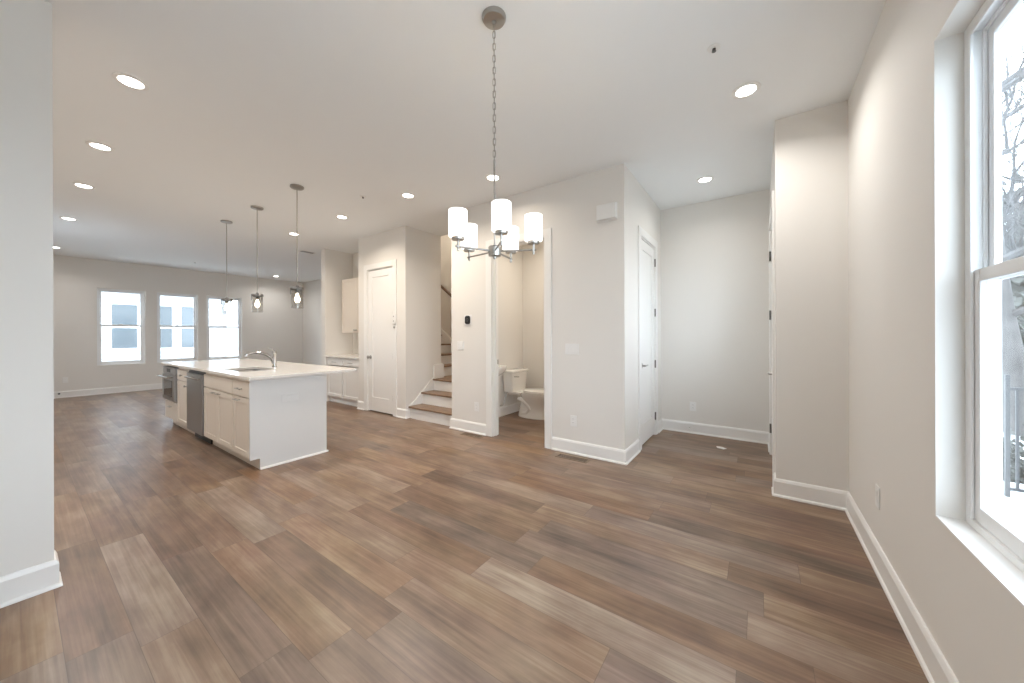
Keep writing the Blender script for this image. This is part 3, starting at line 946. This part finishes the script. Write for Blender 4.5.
# ------------------------------------------------------------------ recessed lights
def make_downlight(x, y, z, watt, tint):
    p = thing('recessed_light', '', 'ceiling light', (x, y, z), 'recessed ceiling lights')
    MB().lathe((x, y, z), [(0.060, -0.0005), (0.088, -0.0005), (0.086, -0.006), (0.064, -0.008), (0.060, -0.004)], 36, closed=True).build('trim_ring', M['plastic'], p, smooth=True)
    MB().lathe((x, y, z), [(0, -0.0045), (0.060, -0.0035), (0.060, -0.001), (0, -0.001)], 36).build('lens', M['lens'], p, smooth=True)
    add_lamp('lamp', (x, y, z - 0.012), watt, 0.11, p, tint)
    return p
first = None
DIM = {'entry recess': 0.25, 'street wall': 0.85, 'powder doorway': 0.45, 'powder room': 0.9, 'stairwell': 2.5, 'pantry door': 1.2, 'far wall': 0.55, 'room corner': 0.6, 'kitchen alcove': 0.7, 'foot of the staircase': 1.5}       # dimmer settings
for x, y, z, lb in [
    (0.465, 3.50, H, 'recessed ceiling light above the end of the left stub wall, largest of its row'),
    (0.460, 4.92, H, 'second recessed ceiling light from the camera in the row along the kitchen aisle'),
    (0.470, 6.36, H, 'third recessed ceiling light from the camera in the row along the kitchen aisle'),
    (0.472, 8.31, H, 'fourth recessed ceiling light from the camera in the row along the kitchen aisle'),
    (0.466, 11.19, H, 'last recessed ceiling light of the aisle row, against the far wall'),
    (3.003, 0.068, H, 'round recessed ceiling light just outside the entry recess near the street wall'),
    (4.461, 0.485, H, 'round recessed ceiling light inside the entry recess'),
    (3.044, 2.389, H, 'recessed ceiling light above the chandelier chain, outside the powder doorway'),
    (2.821, 3.554, H, 'recessed ceiling light outside the foot of the staircase'),
    (2.769, 4.980, H, 'recessed ceiling light in front of the pantry door'),
    (2.754, 6.469, H, 'recessed ceiling light in front of the kitchen alcove, beside the nearest pendant rod'),
    (4.399, 11.48, H, 'recessed ceiling light in the far living room corner'),
    (4.45, 2.55, H, 'unseen recessed ceiling light added inside the powder room'),  # unseen lamp added in place of the presumed vanity light
    (4.76, 5.2, 5.6, 'unseen recessed ceiling light added at the top of the stairwell'),  # unseen lamp added to brighten the upper stair wall
    (4.3, 8.4, H, 'recessed ceiling light in the living room behind the kitchen alcove'),
]:
    f_ = next((v for k_, v in DIM.items() if lb.endswith(k_)), 1.0)
    warm = any(k_ in lb for k_ in ('powder', 'pantry', 'stair', 'alcove'))
    p = make_downlight(x, y, z, LAMP_W * f_, (1.0, 0.88, 0.74) if warm else (1.0, 0.965, 0.92))
    p['label'] = lb

# ------------------------------------------------------------------ ceiling sprinklers, grilles
def sprinkler(x, y, lb):
    p = thing('sprinkler_head', lb, 'sprinkler', (x, y, H), 'ceiling sprinkler heads')
    MB().lathe((x, y, H), [(0, -0.0005), (0.036, -0.0005), (0.034, -0.004), (0.016, -0.0065), (0, -0.0065)], 28).build('escutcheon', M['plastic'], p, smooth=True)
    MB().lathe((x, y, H - 0.0082), [(0, 0), (0.010, 0), (0.010, -0.006), (0.004, -0.008), (0.004, -0.012), (0.012, -0.013), (0.012, -0.015), (0, -0.016)], 16).build('head', M['dark_steel'], p, smooth=True)
sprinkler(2.447, 0.216, 'small sprinkler head with dark centre on the ceiling beside the entry light')
sprinkler(2.515, 4.036, 'small sprinkler head on the ceiling between the pendants and the stair light')
sprinkler(2.46, 10.83, 'tiny sprinkler head on the ceiling near the far windows')
gv = thing('ceiling_grille', 'flat white air grille on the ceiling beyond the alcove', 'air grille', (3.5, 7.65, H))
mb = MB().box(3.36, 3.66, 7.56, 7.58, H - 0.008, H - 0.0005).box(3.36, 3.66, 7.72, 7.74, H - 0.008, H - 0.0005).box(3.36, 3.38, 7.58, 7.72, H - 0.008, H - 0.0005).box(3.64, 3.66, 7.58, 7.72, H - 0.008, H - 0.0005)
mb.build('frame', M['plastic'], gv)
mb = MB()
for i in range(6):
    mb.box(3.38, 3.64, 7.588 + i * 0.023, 7.600 + i * 0.023, H - 0.006, H - 0.0005)
mb.build('slats', M['steel'], gv)

# ------------------------------------------------------------------ wall plates
def plate_x(name, label, cat, X, y, z, w_, h_, kind, group=None, face=-1):
    """plate on a wall facing -x"""
    p = thing(name, label, cat, (X, y, z), group)
    B(X - 0.0062, X - 0.0004, y - w_ / 2, y + w_ / 2, z - h_ / 2, z + h_ / 2).build('cover_plate', M['plastic'], p, bevel=0.002)
    if kind == 'outlet':
        for dz in (-0.02, 0.02):
            s_ = B(X - 0.0085, X - 0.0063, y - 0.017, y + 0.017, z + dz - 0.014, z + dz + 0.014).build('socket', M['plastic'], p, bevel=0.003)
            MB().box(X - 0.009, X - 0.0086, y - 0.008, y - 0.006, z + dz - 0.002, z + dz + 0.008).box(X - 0.009, X - 0.0086, y + 0.006, y + 0.008, z + dz - 0.002, z + dz + 0.008).build('slots', M['black'], s_)
    else:
        n = kind
        for i in range(n):
            yy = y + (i - (n - 1) / 2) * 0.046
            B(X - 0.0100, X - 0.0063, yy - 0.016, yy + 0.016, z - 0.033, z + 0.033).build('rocker', M['plastic'], p, bevel=0.002)
    return p
def plate_y(name, label, cat, Yp, s, x, z, w_, h_, kind, mt='plastic'):
    p = thing(name, label, cat, (x, Yp, z))
    B(x - w_ / 2, x + w_ / 2, Yp + s * 0.0004, Yp + s * 0.0062, z - h_ / 2, z + h_ / 2).build('cover_plate', M[mt], p, bevel=0.002)
    for i in range(kind):
        q = (i - (kind - 1) / 2)
        for dz in ((-0.02, 0.02) if w_ < h_ else (0,)):
            xx = x + q * 0.046 if w_ < h_ else x + q * 0.042
            B(xx - 0.015, xx + 0.015, Yp + s * 0.0063, Yp + s * 0.0085, z + dz - 0.014, z + dz + 0.014).build('socket', M[mt], p, bevel=0.003)
    return p
plate_x('light_switch', 'three-gang white switch plate right of the powder room doorway', 'switch', W, 1.69, 1.155, 0.165, 0.12, 3)
plate_x('wall_outlet', 'white outlet low on the wall right of the powder room doorway', 'outlet', W, 1.675, 0.36, 0.075, 0.12, 'outlet')
plate_x('light_switch', 'two-gang white switch plate under the dark thermostat', 'switch', W, 3.375, 1.17, 0.12, 0.12, 2)
plate_x('wall_outlet', 'white outlet low on the wall between staircase and powder room', 'outlet', W, 3.085, 0.355, 0.075, 0.12, 'outlet')
plate_x('wall_outlet', 'white outlet low on the entry recess back wall', 'outlet', XB, 0.715, 0.355, 0.075, 0.12, 'outlet')
plate_y('wall_outlet', 'white outlet low on the street wall between window and corner', 'outlet', YR, 1, 2.785, 0.40, 0.075, 0.12, 1)
plate_y('wall_outlet', 'white outlet on the far wall left of the windows', 'outlet', YF, -1, 0.64, 0.375, 0.075, 0.12, 1)
plate_y('island_outlet', 'white horizontal outlet on the island end panel', 'outlet', 3.997, -1, 1.66, 0.665, 0.16, 0.075, 2, 'panel_plate')
th = thing('thermostat', 'dark round-cornered thermostat on a pale plate left of the powder room', 'thermostat', (W, 3.235, 1.52))
B(W - 0.005, W - 0.0004, 3.165, 3.305, 1.45, 1.59).build('back_plate', M['plastic'], th, bevel=0.002)
MB().prism(rrect(3.192, 3.278, 1.463, 1.577, 0.03), 'x', W - 0.022, W - 0.0052).build('display', M['black'], th, bevel=0.003)
MB().ring((W - 0.0221, 3.235, 1.52), (0, 1, 0), (0, 0, 1), [(0.017, 0), (0.021, 0), (0.021, -0.001), (0.017, -0.001)], 24, closed=True).build('dial_ring', M['dark_steel'], th, smooth=True)
dc = thing('door_chime', 'white door chime box high on the wall near the entry corner', 'door chime', (W, 1.285, 2.585))
B(W - 0.012, W - 0.0004, 1.180, 1.390, 2.497, 2.673).build('back_plate', M['plastic'], dc)
mb = MB().prism([(W - 0.0122, 2.500), (W - 0.0122, 2.670), (W - 0.052, 2.662), (W - 0.052, 2.508)], 'y', 1.183, 1.387)
mb.build('cover', M['plastic'], dc, bevel=0.006)
# small plate on the pantry casing
pc = thing('alarm_sensor', 'small white two-dot plate on the right casing of the pantry door', 'sensor', (W - CT, 4.825, 1.57))
B(W - CT - 0.016, W - CT - 0.0004, 4.772, 4.868, 1.50, 1.665).build('housing', M['plastic'], pc, bevel=0.004)
for zz in (1.545, 1.62):
    MB().ring((W - CT - 0.0162, 4.82, zz), (0, 0, 1), (0, 1, 0), [(0, 0), (0.010, 0), (0.010, 0.003), (0, 0.003)], 16).build('button', M['steel'], pc, smooth=True)
tag(MB().ring((W - CT - 0.0004, 4.825, 1.445), (0, 0, 1), (0, 1, 0), [(0, 0), (0.020, 0), (0.018, 0.008), (0, 0.009)], 20).build('wall_disc', M['nickel'], smooth=True),
    'small round metal disc under the two-dot plate on the pantry casing', 'disc')
tag(MB().ring((W - CT - 0.0004, 5.64, 1.56), (0, 0, 1), (0, 1, 0), [(0, 0), (0.018, 0), (0.016, 0.007), (0, 0.008)], 20).build('wall_disc', M['plastic'], smooth=True),
    'small round white disc on the left casing of the pantry door', 'disc')
# door stop on the entry baseboard
ds = thing('door_stop', 'small door stop on the entry recess back baseboard', 'door stop', (XB, 0.75, 0.075))
MB().tube([(XB - BT - 0.0005, 0.75, 0.075), (XB - BT - 0.07, 0.75, 0.075)], 0.006, 10).build('stem', M['nickel'], ds, smooth=True)
MB().tube([(XB - BT - 0.0705, 0.75, 0.075), (XB - BT - 0.086, 0.75, 0.075)], 0.010, 12).build('tip', M['plastic'], ds, smooth=True)
ds = thing('door_stop', 'small dark door stop on the far wall baseboard at the left', 'door stop', (0.554, YF, 0.125))
MB().tube([(0.554, YF - BT - 0.0005, 0.1), (0.554, YF - BT - 0.07, 0.1)], 0.012, 10).build('stem', M['dark_steel'], ds, smooth=True)
MB().tube([(0.554, YF - BT - 0.0705, 0.1), (0.554, YF - BT - 0.086, 0.1)], 0.017, 12).build('tip', M['black'], ds, smooth=True)

# ------------------------------------------------------------------ floor registers
def register(x0, x1, y0, y1, lb):
    p = thing('floor_register', lb, 'floor vent', ((x0 + x1) / 2, (y0 + y1) / 2, 0), 'floor registers')
    mb = MB().box(x0, x1, y0, y0 + 0.016, 0.0005, 0.005).box(x0, x1, y1 - 0.016, y1, 0.0005, 0.005)
    mb.box(x0, x0 + 0.016, y0 + 0.016, y1 - 0.016, 0.0005, 0.005).box(x1 - 0.016, x1, y0 + 0.016, y1 - 0.016, 0.0005, 0.005)
    mb.build('frame', M['vent'], p, bevel=0.001)
    B(x0 + 0.0162, x1 - 0.0162, y0 + 0.0162, y1 - 0.0162, 0.0003, 0.0012).build('shade_sheet', M['vent_dark'], p)  # flat dark sheet painting the shade between the louvres
    mb = MB()
    n = int((y1 - y0 - 0.032) / 0.016)
    for i in range(n):
        yy = y0 + 0.02 + i * 0.016
        mb.box(x0 + 0.0163, x1 - 0.0163, yy, yy + 0.006, 0.0013, 0.004)
    mb.build('louvres', M['vent'], p)
register(3.36, 3.475, 1.44, 1.80, 'brown metal floor register below the outlet right of the powder room')
register(3.40, 3.515, 2.90, 3.24, 'brown metal floor register between the staircase and powder room')
mb = MB().prism([(4.655, 0.33), (4.70, 0.30), (4.745, 0.355), (4.735, 0.405), (4.68, 0.395)], 'z', 0.0005, 0.004)  # thin flat white polygon on the floor
tag(mb.build('white_piece', M['plastic']), 'small flat white piece lying on the entry recess floor', 'scrap')

# ------------------------------------------------------------------ powder room
tx = 4.775                                           # toilet centreline
to = thing('toilet', 'white two-piece toilet in the powder room', 'toilet', (tx, 3.0, 0))
def oval(cx_, cy_, rx, ryf, ryb, z, n=32):
    p = []
    for i in range(n):
        a = 2 * PI * i / n
        s_ = math.sin(a)
        p.append((cx_ + rx * math.cos(a), cy_ + (ryb if s_ > 0 else ryf) * s_, z))
    return p
mb = MB().loft([oval(tx, 2.95, 0.125, 0.26, 0.27, 0.0), oval(tx, 2.95, 0.125, 0.26, 0.27, 0.03), oval(tx, 2.95, 0.105, 0.235, 0.26, 0.07), oval(tx, 2.94, 0.10, 0.22, 0.25, 0.18),
                oval(tx, 2.90, 0.13, 0.25, 0.26, 0.26), oval(tx, 2.86, 0.17, 0.29, 0.30, 0.33), oval(tx, 2.85, 0.185, 0.31, 0.31, 0.375), oval(tx, 2.85, 0.185, 0.31, 0.31, 0.395)])
mb.build('bowl', M['porcelain'], to, smooth=True)
MB().tube([(tx - 0.073, 3.18, 0.29), (tx - 0.083, 3.09, 0.275), (tx - 0.078, 3.00, 0.22), (tx - 0.073, 2.96, 0.14), (tx - 0.073, 3.02, 0.07), (tx - 0.073, 3.12, 0.05)], [0.03, 0.04, 0.042, 0.042, 0.04, 0.03], 14).build('trapway', M['porcelain'], to, smooth=True)
mb = MB().loft([oval(tx, 2.86, 0.185, 0.32, 0.25, 0.398), oval(tx, 2.86, 0.192, 0.328, 0.255, 0.404), oval(tx, 2.86, 0.192, 0.328, 0.255, 0.416), oval(tx, 2.86, 0.186, 0.322, 0.25, 0.420)])
mb.build('seat', M['porcelain'], to, smooth=True)
mb = MB().loft([oval(tx, 2.86, 0.186, 0.32, 0.25, 0.4215), oval(tx, 2.86, 0.190, 0.326, 0.253, 0.428), oval(tx, 2.86, 0.188, 0.322, 0.25, 0.438), oval(tx, 2.86, 0.16, 0.29, 0.22, 0.445)])
mb.build('seat_cover', M['porcelain'], to, smooth=True)
def rr3(x0, x1, y0, y1, r, z):
    return [(p[0], p[1], z) for p in rrect(x0, x1, y0, y1, r)]
mb = MB().loft([rr3(tx - 0.13, tx + 0.13, 3.12, 3.36, 0.04, 0.34), rr3(tx - 0.15, tx + 0.15, 3.11, 3.38, 0.04, 0.396)])
mb.build('tank_shelf', M['porcelain'], to, smooth=True)
mb = MB().loft([rr3(tx - 0.20, tx + 0.20, 3.21, 3.395, 0.035, 0.3965), rr3(tx - 0.205, tx + 0.205, 3.205, 3.395, 0.035, 0.45), rr3(tx - 0.225, tx + 0.225, 3.19, 3.397, 0.035, 0.705)])
mb.build('tank', M['porcelain'], to, smooth=True)
mb = MB().loft([rr3(tx - 0.228, tx + 0.228, 3.187, 3.398, 0.03, 0.706), rr3(tx - 0.238, tx + 0.238, 3.175, 3.40, 0.03, 0.712), rr3(tx - 0.238, tx + 0.238, 3.175, 3.40, 0.03, 0.736), rr3(tx - 0.225, tx + 0.225, 3.187, 3.398, 0.03, 0.745)])
mb.build('tank_lid', M['porcelain'], to, smooth=True)
MB().tube([(tx - 0.165, 3.196, 0.645), (tx - 0.165, 3.174, 0.645), (tx - 0.11, 3.167, 0.640), (tx - 0.078, 3.168, 0.638)], [0.010, 0.008, 0.007, 0.008], 10).build('flush_lever', M['chrome'], to, smooth=True)
sx = 3.965
si = thing('pedestal_sink', 'white pedestal wash basin beside the toilet, half hidden by the door jamb', 'wash basin', (sx, 3.2, 0))
mb = MB().loft([oval(sx, 3.20, 0.10, 0.09, 0.10, 0.70), oval(sx, 3.19, 0.19, 0.17, 0.20, 0.74), oval(sx, 3.18, 0.25, 0.22, 0.225, 0.80), oval(sx, 3.18, 0.265, 0.235, 0.235, 0.845), oval(sx, 3.18, 0.262, 0.232, 0.232, 0.86),
                oval(sx, 3.17, 0.215, 0.18, 0.16, 0.858), oval(sx, 3.17, 0.15, 0.12, 0.10, 0.76), oval(sx, 3.17, 0.05, 0.04, 0.04, 0.74)])
mb.build('basin', M['porcelain'], si, smooth=True)
mb = MB().loft([oval(sx, 3.25, 0.12, 0.11, 0.11, 0.0), oval(sx, 3.25, 0.11, 0.10, 0.11, 0.05), oval(sx, 3.25, 0.075, 0.07, 0.10, 0.20), oval(sx, 3.25, 0.08, 0.075, 0.10, 0.60), oval(sx, 3.24, 0.11, 0.09, 0.11, 0.72)])
mb.build('pedestal', M['porcelain'], si, smooth=True)
MB().tube([(sx, 3.37, 0.86), (sx, 3.37, 0.95), (sx, 3.34, 0.98), (sx, 3.27, 0.97), (sx, 3.24, 0.94)], 0.012, 10).build('tap', M['chrome'], si, smooth=True)
MB().tube([(4.50, 3.403, 0.18), (4.50, 3.36, 0.18), (4.52, 3.35, 0.20), (4.57, 3.34, 0.33), (4.60, 3.33, 0.395)], 0.005, 8).build('supply_hose', M['nickel'], to, smooth=True)

# ------------------------------------------------------------------ outside
gr = struct(B(-60, 80, -90, YR - 0.27, -1.10, -0.95).build('ground_street', M['snow']))
struct(B(-60, 80, YF + 0.16, 60, -0.75, -0.6).build('ground_back', M['snow']))
struct(B(-30, 80, -16.0, -10.5, -0.949, -0.93).build('road', M['asphalt']))
# neighbouring house seen through the far windows
nh = thing('neighbouring_house', 'pale clapboard house seen through the three far windows', 'house', (3.0, 20.0, -0.6))
HY = 20.0
mb = MB()
n = 44
poly = []
for i in range(n):                                  # lapped boards
    z = -0.6 + i * 0.178
    poly += [(HY - 0.030, z), (HY - 0.012, z + 0.164), (HY + 0.03, z + 0.164), (HY + 0.03, z + 0.178)]
poly += [(HY + 0.2, -0.6 + n * 0.178), (HY + 0.2, -0.6)]
mb.prism(poly, 'x', -7, 14)
mb.build('siding', M['siding'], nh)
def nwin(x0, x1, z0, z1):
    fr = MB()
    for a in (0.09,):
        fr.box(x0 - a, x0, HY - 0.07, HY, z0 - a, z1 + a).box(x1, x1 + a, HY - 0.07, HY, z0 - a, z1 + a).box(x0, x1, HY - 0.07, HY, z0 - a, z0).box(x0, x1, HY - 0.07, HY, z1, z1 + a)
    zm = z0 + (z1 - z0) * 0.48
    fr.box(x0, x1, HY - 0.06, HY, zm - 0.025, zm + 0.025)
    o = fr.build('window_frame', M['vinyl'], nh)
    B(x0, x1, HY - 0.050, HY - 0.035, z0, z1).build('pane', M['ext_glass'], o)
nwin(2.13, 2.80, 0.85, 2.54)
nwin(3.14, 3.80, 0.83, 2.55)
nwin(4.08, 4.74, 0.83, 2.57)
B(5.64, 6.12, HY - 0.065, HY, -0.6, 7.2).build('corner_board', M['vinyl'], nh)
B(4.9, 8.5, HY - 1.2, HY - 0.04, 0.13, 0.23).build('porch_slab', M['asphalt'], nh)
B(4.92, 8.48, HY - 1.19, HY - 0.05, -0.6, 0.129).build('porch_base', M['siding'], nh)

# porch railing past the street window
pr = thing('porch_railing', 'grey metal porch railing seen through the street window', 'railing', (6.0, -2.6, -0.4))
for y in (-2.135, -3.30):
    B(5.985, 6.015, y - 0.015, y + 0.015, -0.399, 0.88).build('post', M['railing'], pr)
B(5.985, 6.015, -3.285, -2.15, 0.72, 0.75).build('top_rail', M['railing'], pr)
B(5.99, 6.01, -3.285, -2.15, -0.33, -0.30).build('bottom_rail', M['railing'], pr)
for i in range(16):
    y = -2.20 - i * 0.068
    B(5.991, 6.009, y - 0.010, y + 0.010, -0.2995, 0.7195).build('baluster', M['railing'], pr)
struct(B(5.2, 6.6, -4.2, -0.8, -0.949, -0.40).build('slab_porch', M['concrete']))

def bare_tree(x, y, h, seed, lb, lean=(0, 0)):
    rnd = random.Random(seed)
    t_ = thing('bare_tree', lb, 'tree', (x, y, -0.95), 'bare winter trees across the street')
    trunk = MB(); br = MB()
    base = Vector((x, y, -0.95))
    pts = [base + Vector((lean[0] * (i / 8) ** 1.3 + 0.08 * math.sin(i + seed), lean[1] * (i / 8) ** 1.3 + 0.06 * math.cos(i * 1.4 + seed), h * i / 8)) for i in range(9)]
    trunk.tube(pts, [h * 0.022 * (1 - 0.8 * i / 8) for i in range(9)], 10)
    trunk.build('trunk', M['bark'], t_, smooth=True)
    def grow(p, d, ln, r, depth):
        q = [p]
        dd = d.copy()
        for i in range(4):
            dd = (dd + Vector((rnd.uniform(-.25, .25), rnd.uniform(-.25, .25), rnd.uniform(-.08, .2)))).normalized()
            q.append(q[-1] + dd * ln / 4)
        br.tube(q, [r * (1 - 0.16 * i) for i in range(5)], 5 if depth else 6, cap=False)
        if depth < 3:
            for i in range(5 if depth < 2 else 4):
                s_ = q[rnd.randint(1, 4)]
                nd = (dd + Vector((rnd.uniform(-1, 1), rnd.uniform(-1, 1), rnd.uniform(-.35, .8)))).normalized()
                grow(s_, nd, ln * rnd.uniform(0.45, 0.7), r * 0.45, depth + 1)
    for k in range(13):
        i = rnd.randint(2, 7)
        a = rnd.uniform(0, 2 * PI)
        grow(pts[i], Vector((math.cos(a), math.sin(a), rnd.uniform(0.2, 0.9))).normalized(), h * rnd.uniform(0.22, 0.4), h * 0.0075, 0)
    br.build('branches', M['bark'], t_)
bare_tree(13.0, -4.75, 10.5, 3, 'bare grey tree leaning in the upper sash of the street window', (1.2, 0.5))
bare_tree(26.0, -8.9, 15, 8, 'bare grey tree standing far down the street', (-0.8, 0.4))
bare_tree(43.0, -14.9, 21, 33, 'tall bare tree at the end of the street', (0.5, 0.0))

def bush(x, y, r, hgt, seed, lb, n=520):
    rnd = random.Random(seed)
    b_ = MB()
    for i in range(n):
        a, u_, rr = rnd.uniform(0, 2 * PI), rnd.uniform(0, 1), rnd.uniform(0.55, 1.0)
        p = Vector((x + r * rr * math.cos(a) * math.sqrt(1 - 0.6 * u_), y + r * rr * math.sin(a) * math.sqrt(1 - 0.6 * u_), -0.95 + hgt * u_ * rr))
        d = Vector((rnd.uniform(-1, 1), rnd.uniform(-1, 1), rnd.uniform(0, 1))).normalized() * r * 0.16
        s_ = d.orthogonal().normalized() * r * 0.05
        vs_ = [b_.bm.verts.new(q) for q in (p - s_, p + d * 0.5 - s_ * 1.6, p + d, p + d * 0.5 + s_ * 1.6)]
        b_.bm.faces.new(vs_)
    for i in range(40):
        a = rnd.uniform(0, 2 * PI)
        q = Vector((x + r * 0.7 * math.cos(a), y + r * 0.7 * math.sin(a), -0.95 + hgt * rnd.uniform(0.6, 0.95)))
        b_.tube([(x, y, -0.95), (Vector((x, y, -0.95)) + q) / 2 + Vector((rnd.uniform(-.1, .1), rnd.uniform(-.1, .1), 0.1)), q], [0.02, 0.014, 0.005], 5, cap=False)
    tag(b_.build('winter_bush', M['shrub']), lb, 'shrub', 'winter shrubs outside the street window')
bush(8.2, -3.0, 0.5, 0.95, 1, 'dull winter shrub just behind the porch railing')
bush(19.5, -6.9, 1.5, 3.6, 2, 'twiggy shrub between the leaning tree and the street', 1100)
bush(35.0, -12.2, 3.2, 7.5, 4, 'tall twiggy shrub far down the street', 2400)
bush(56.0, -19.5, 6.0, 17.0, 5, 'broad grey thicket at the end of the street', 3400)
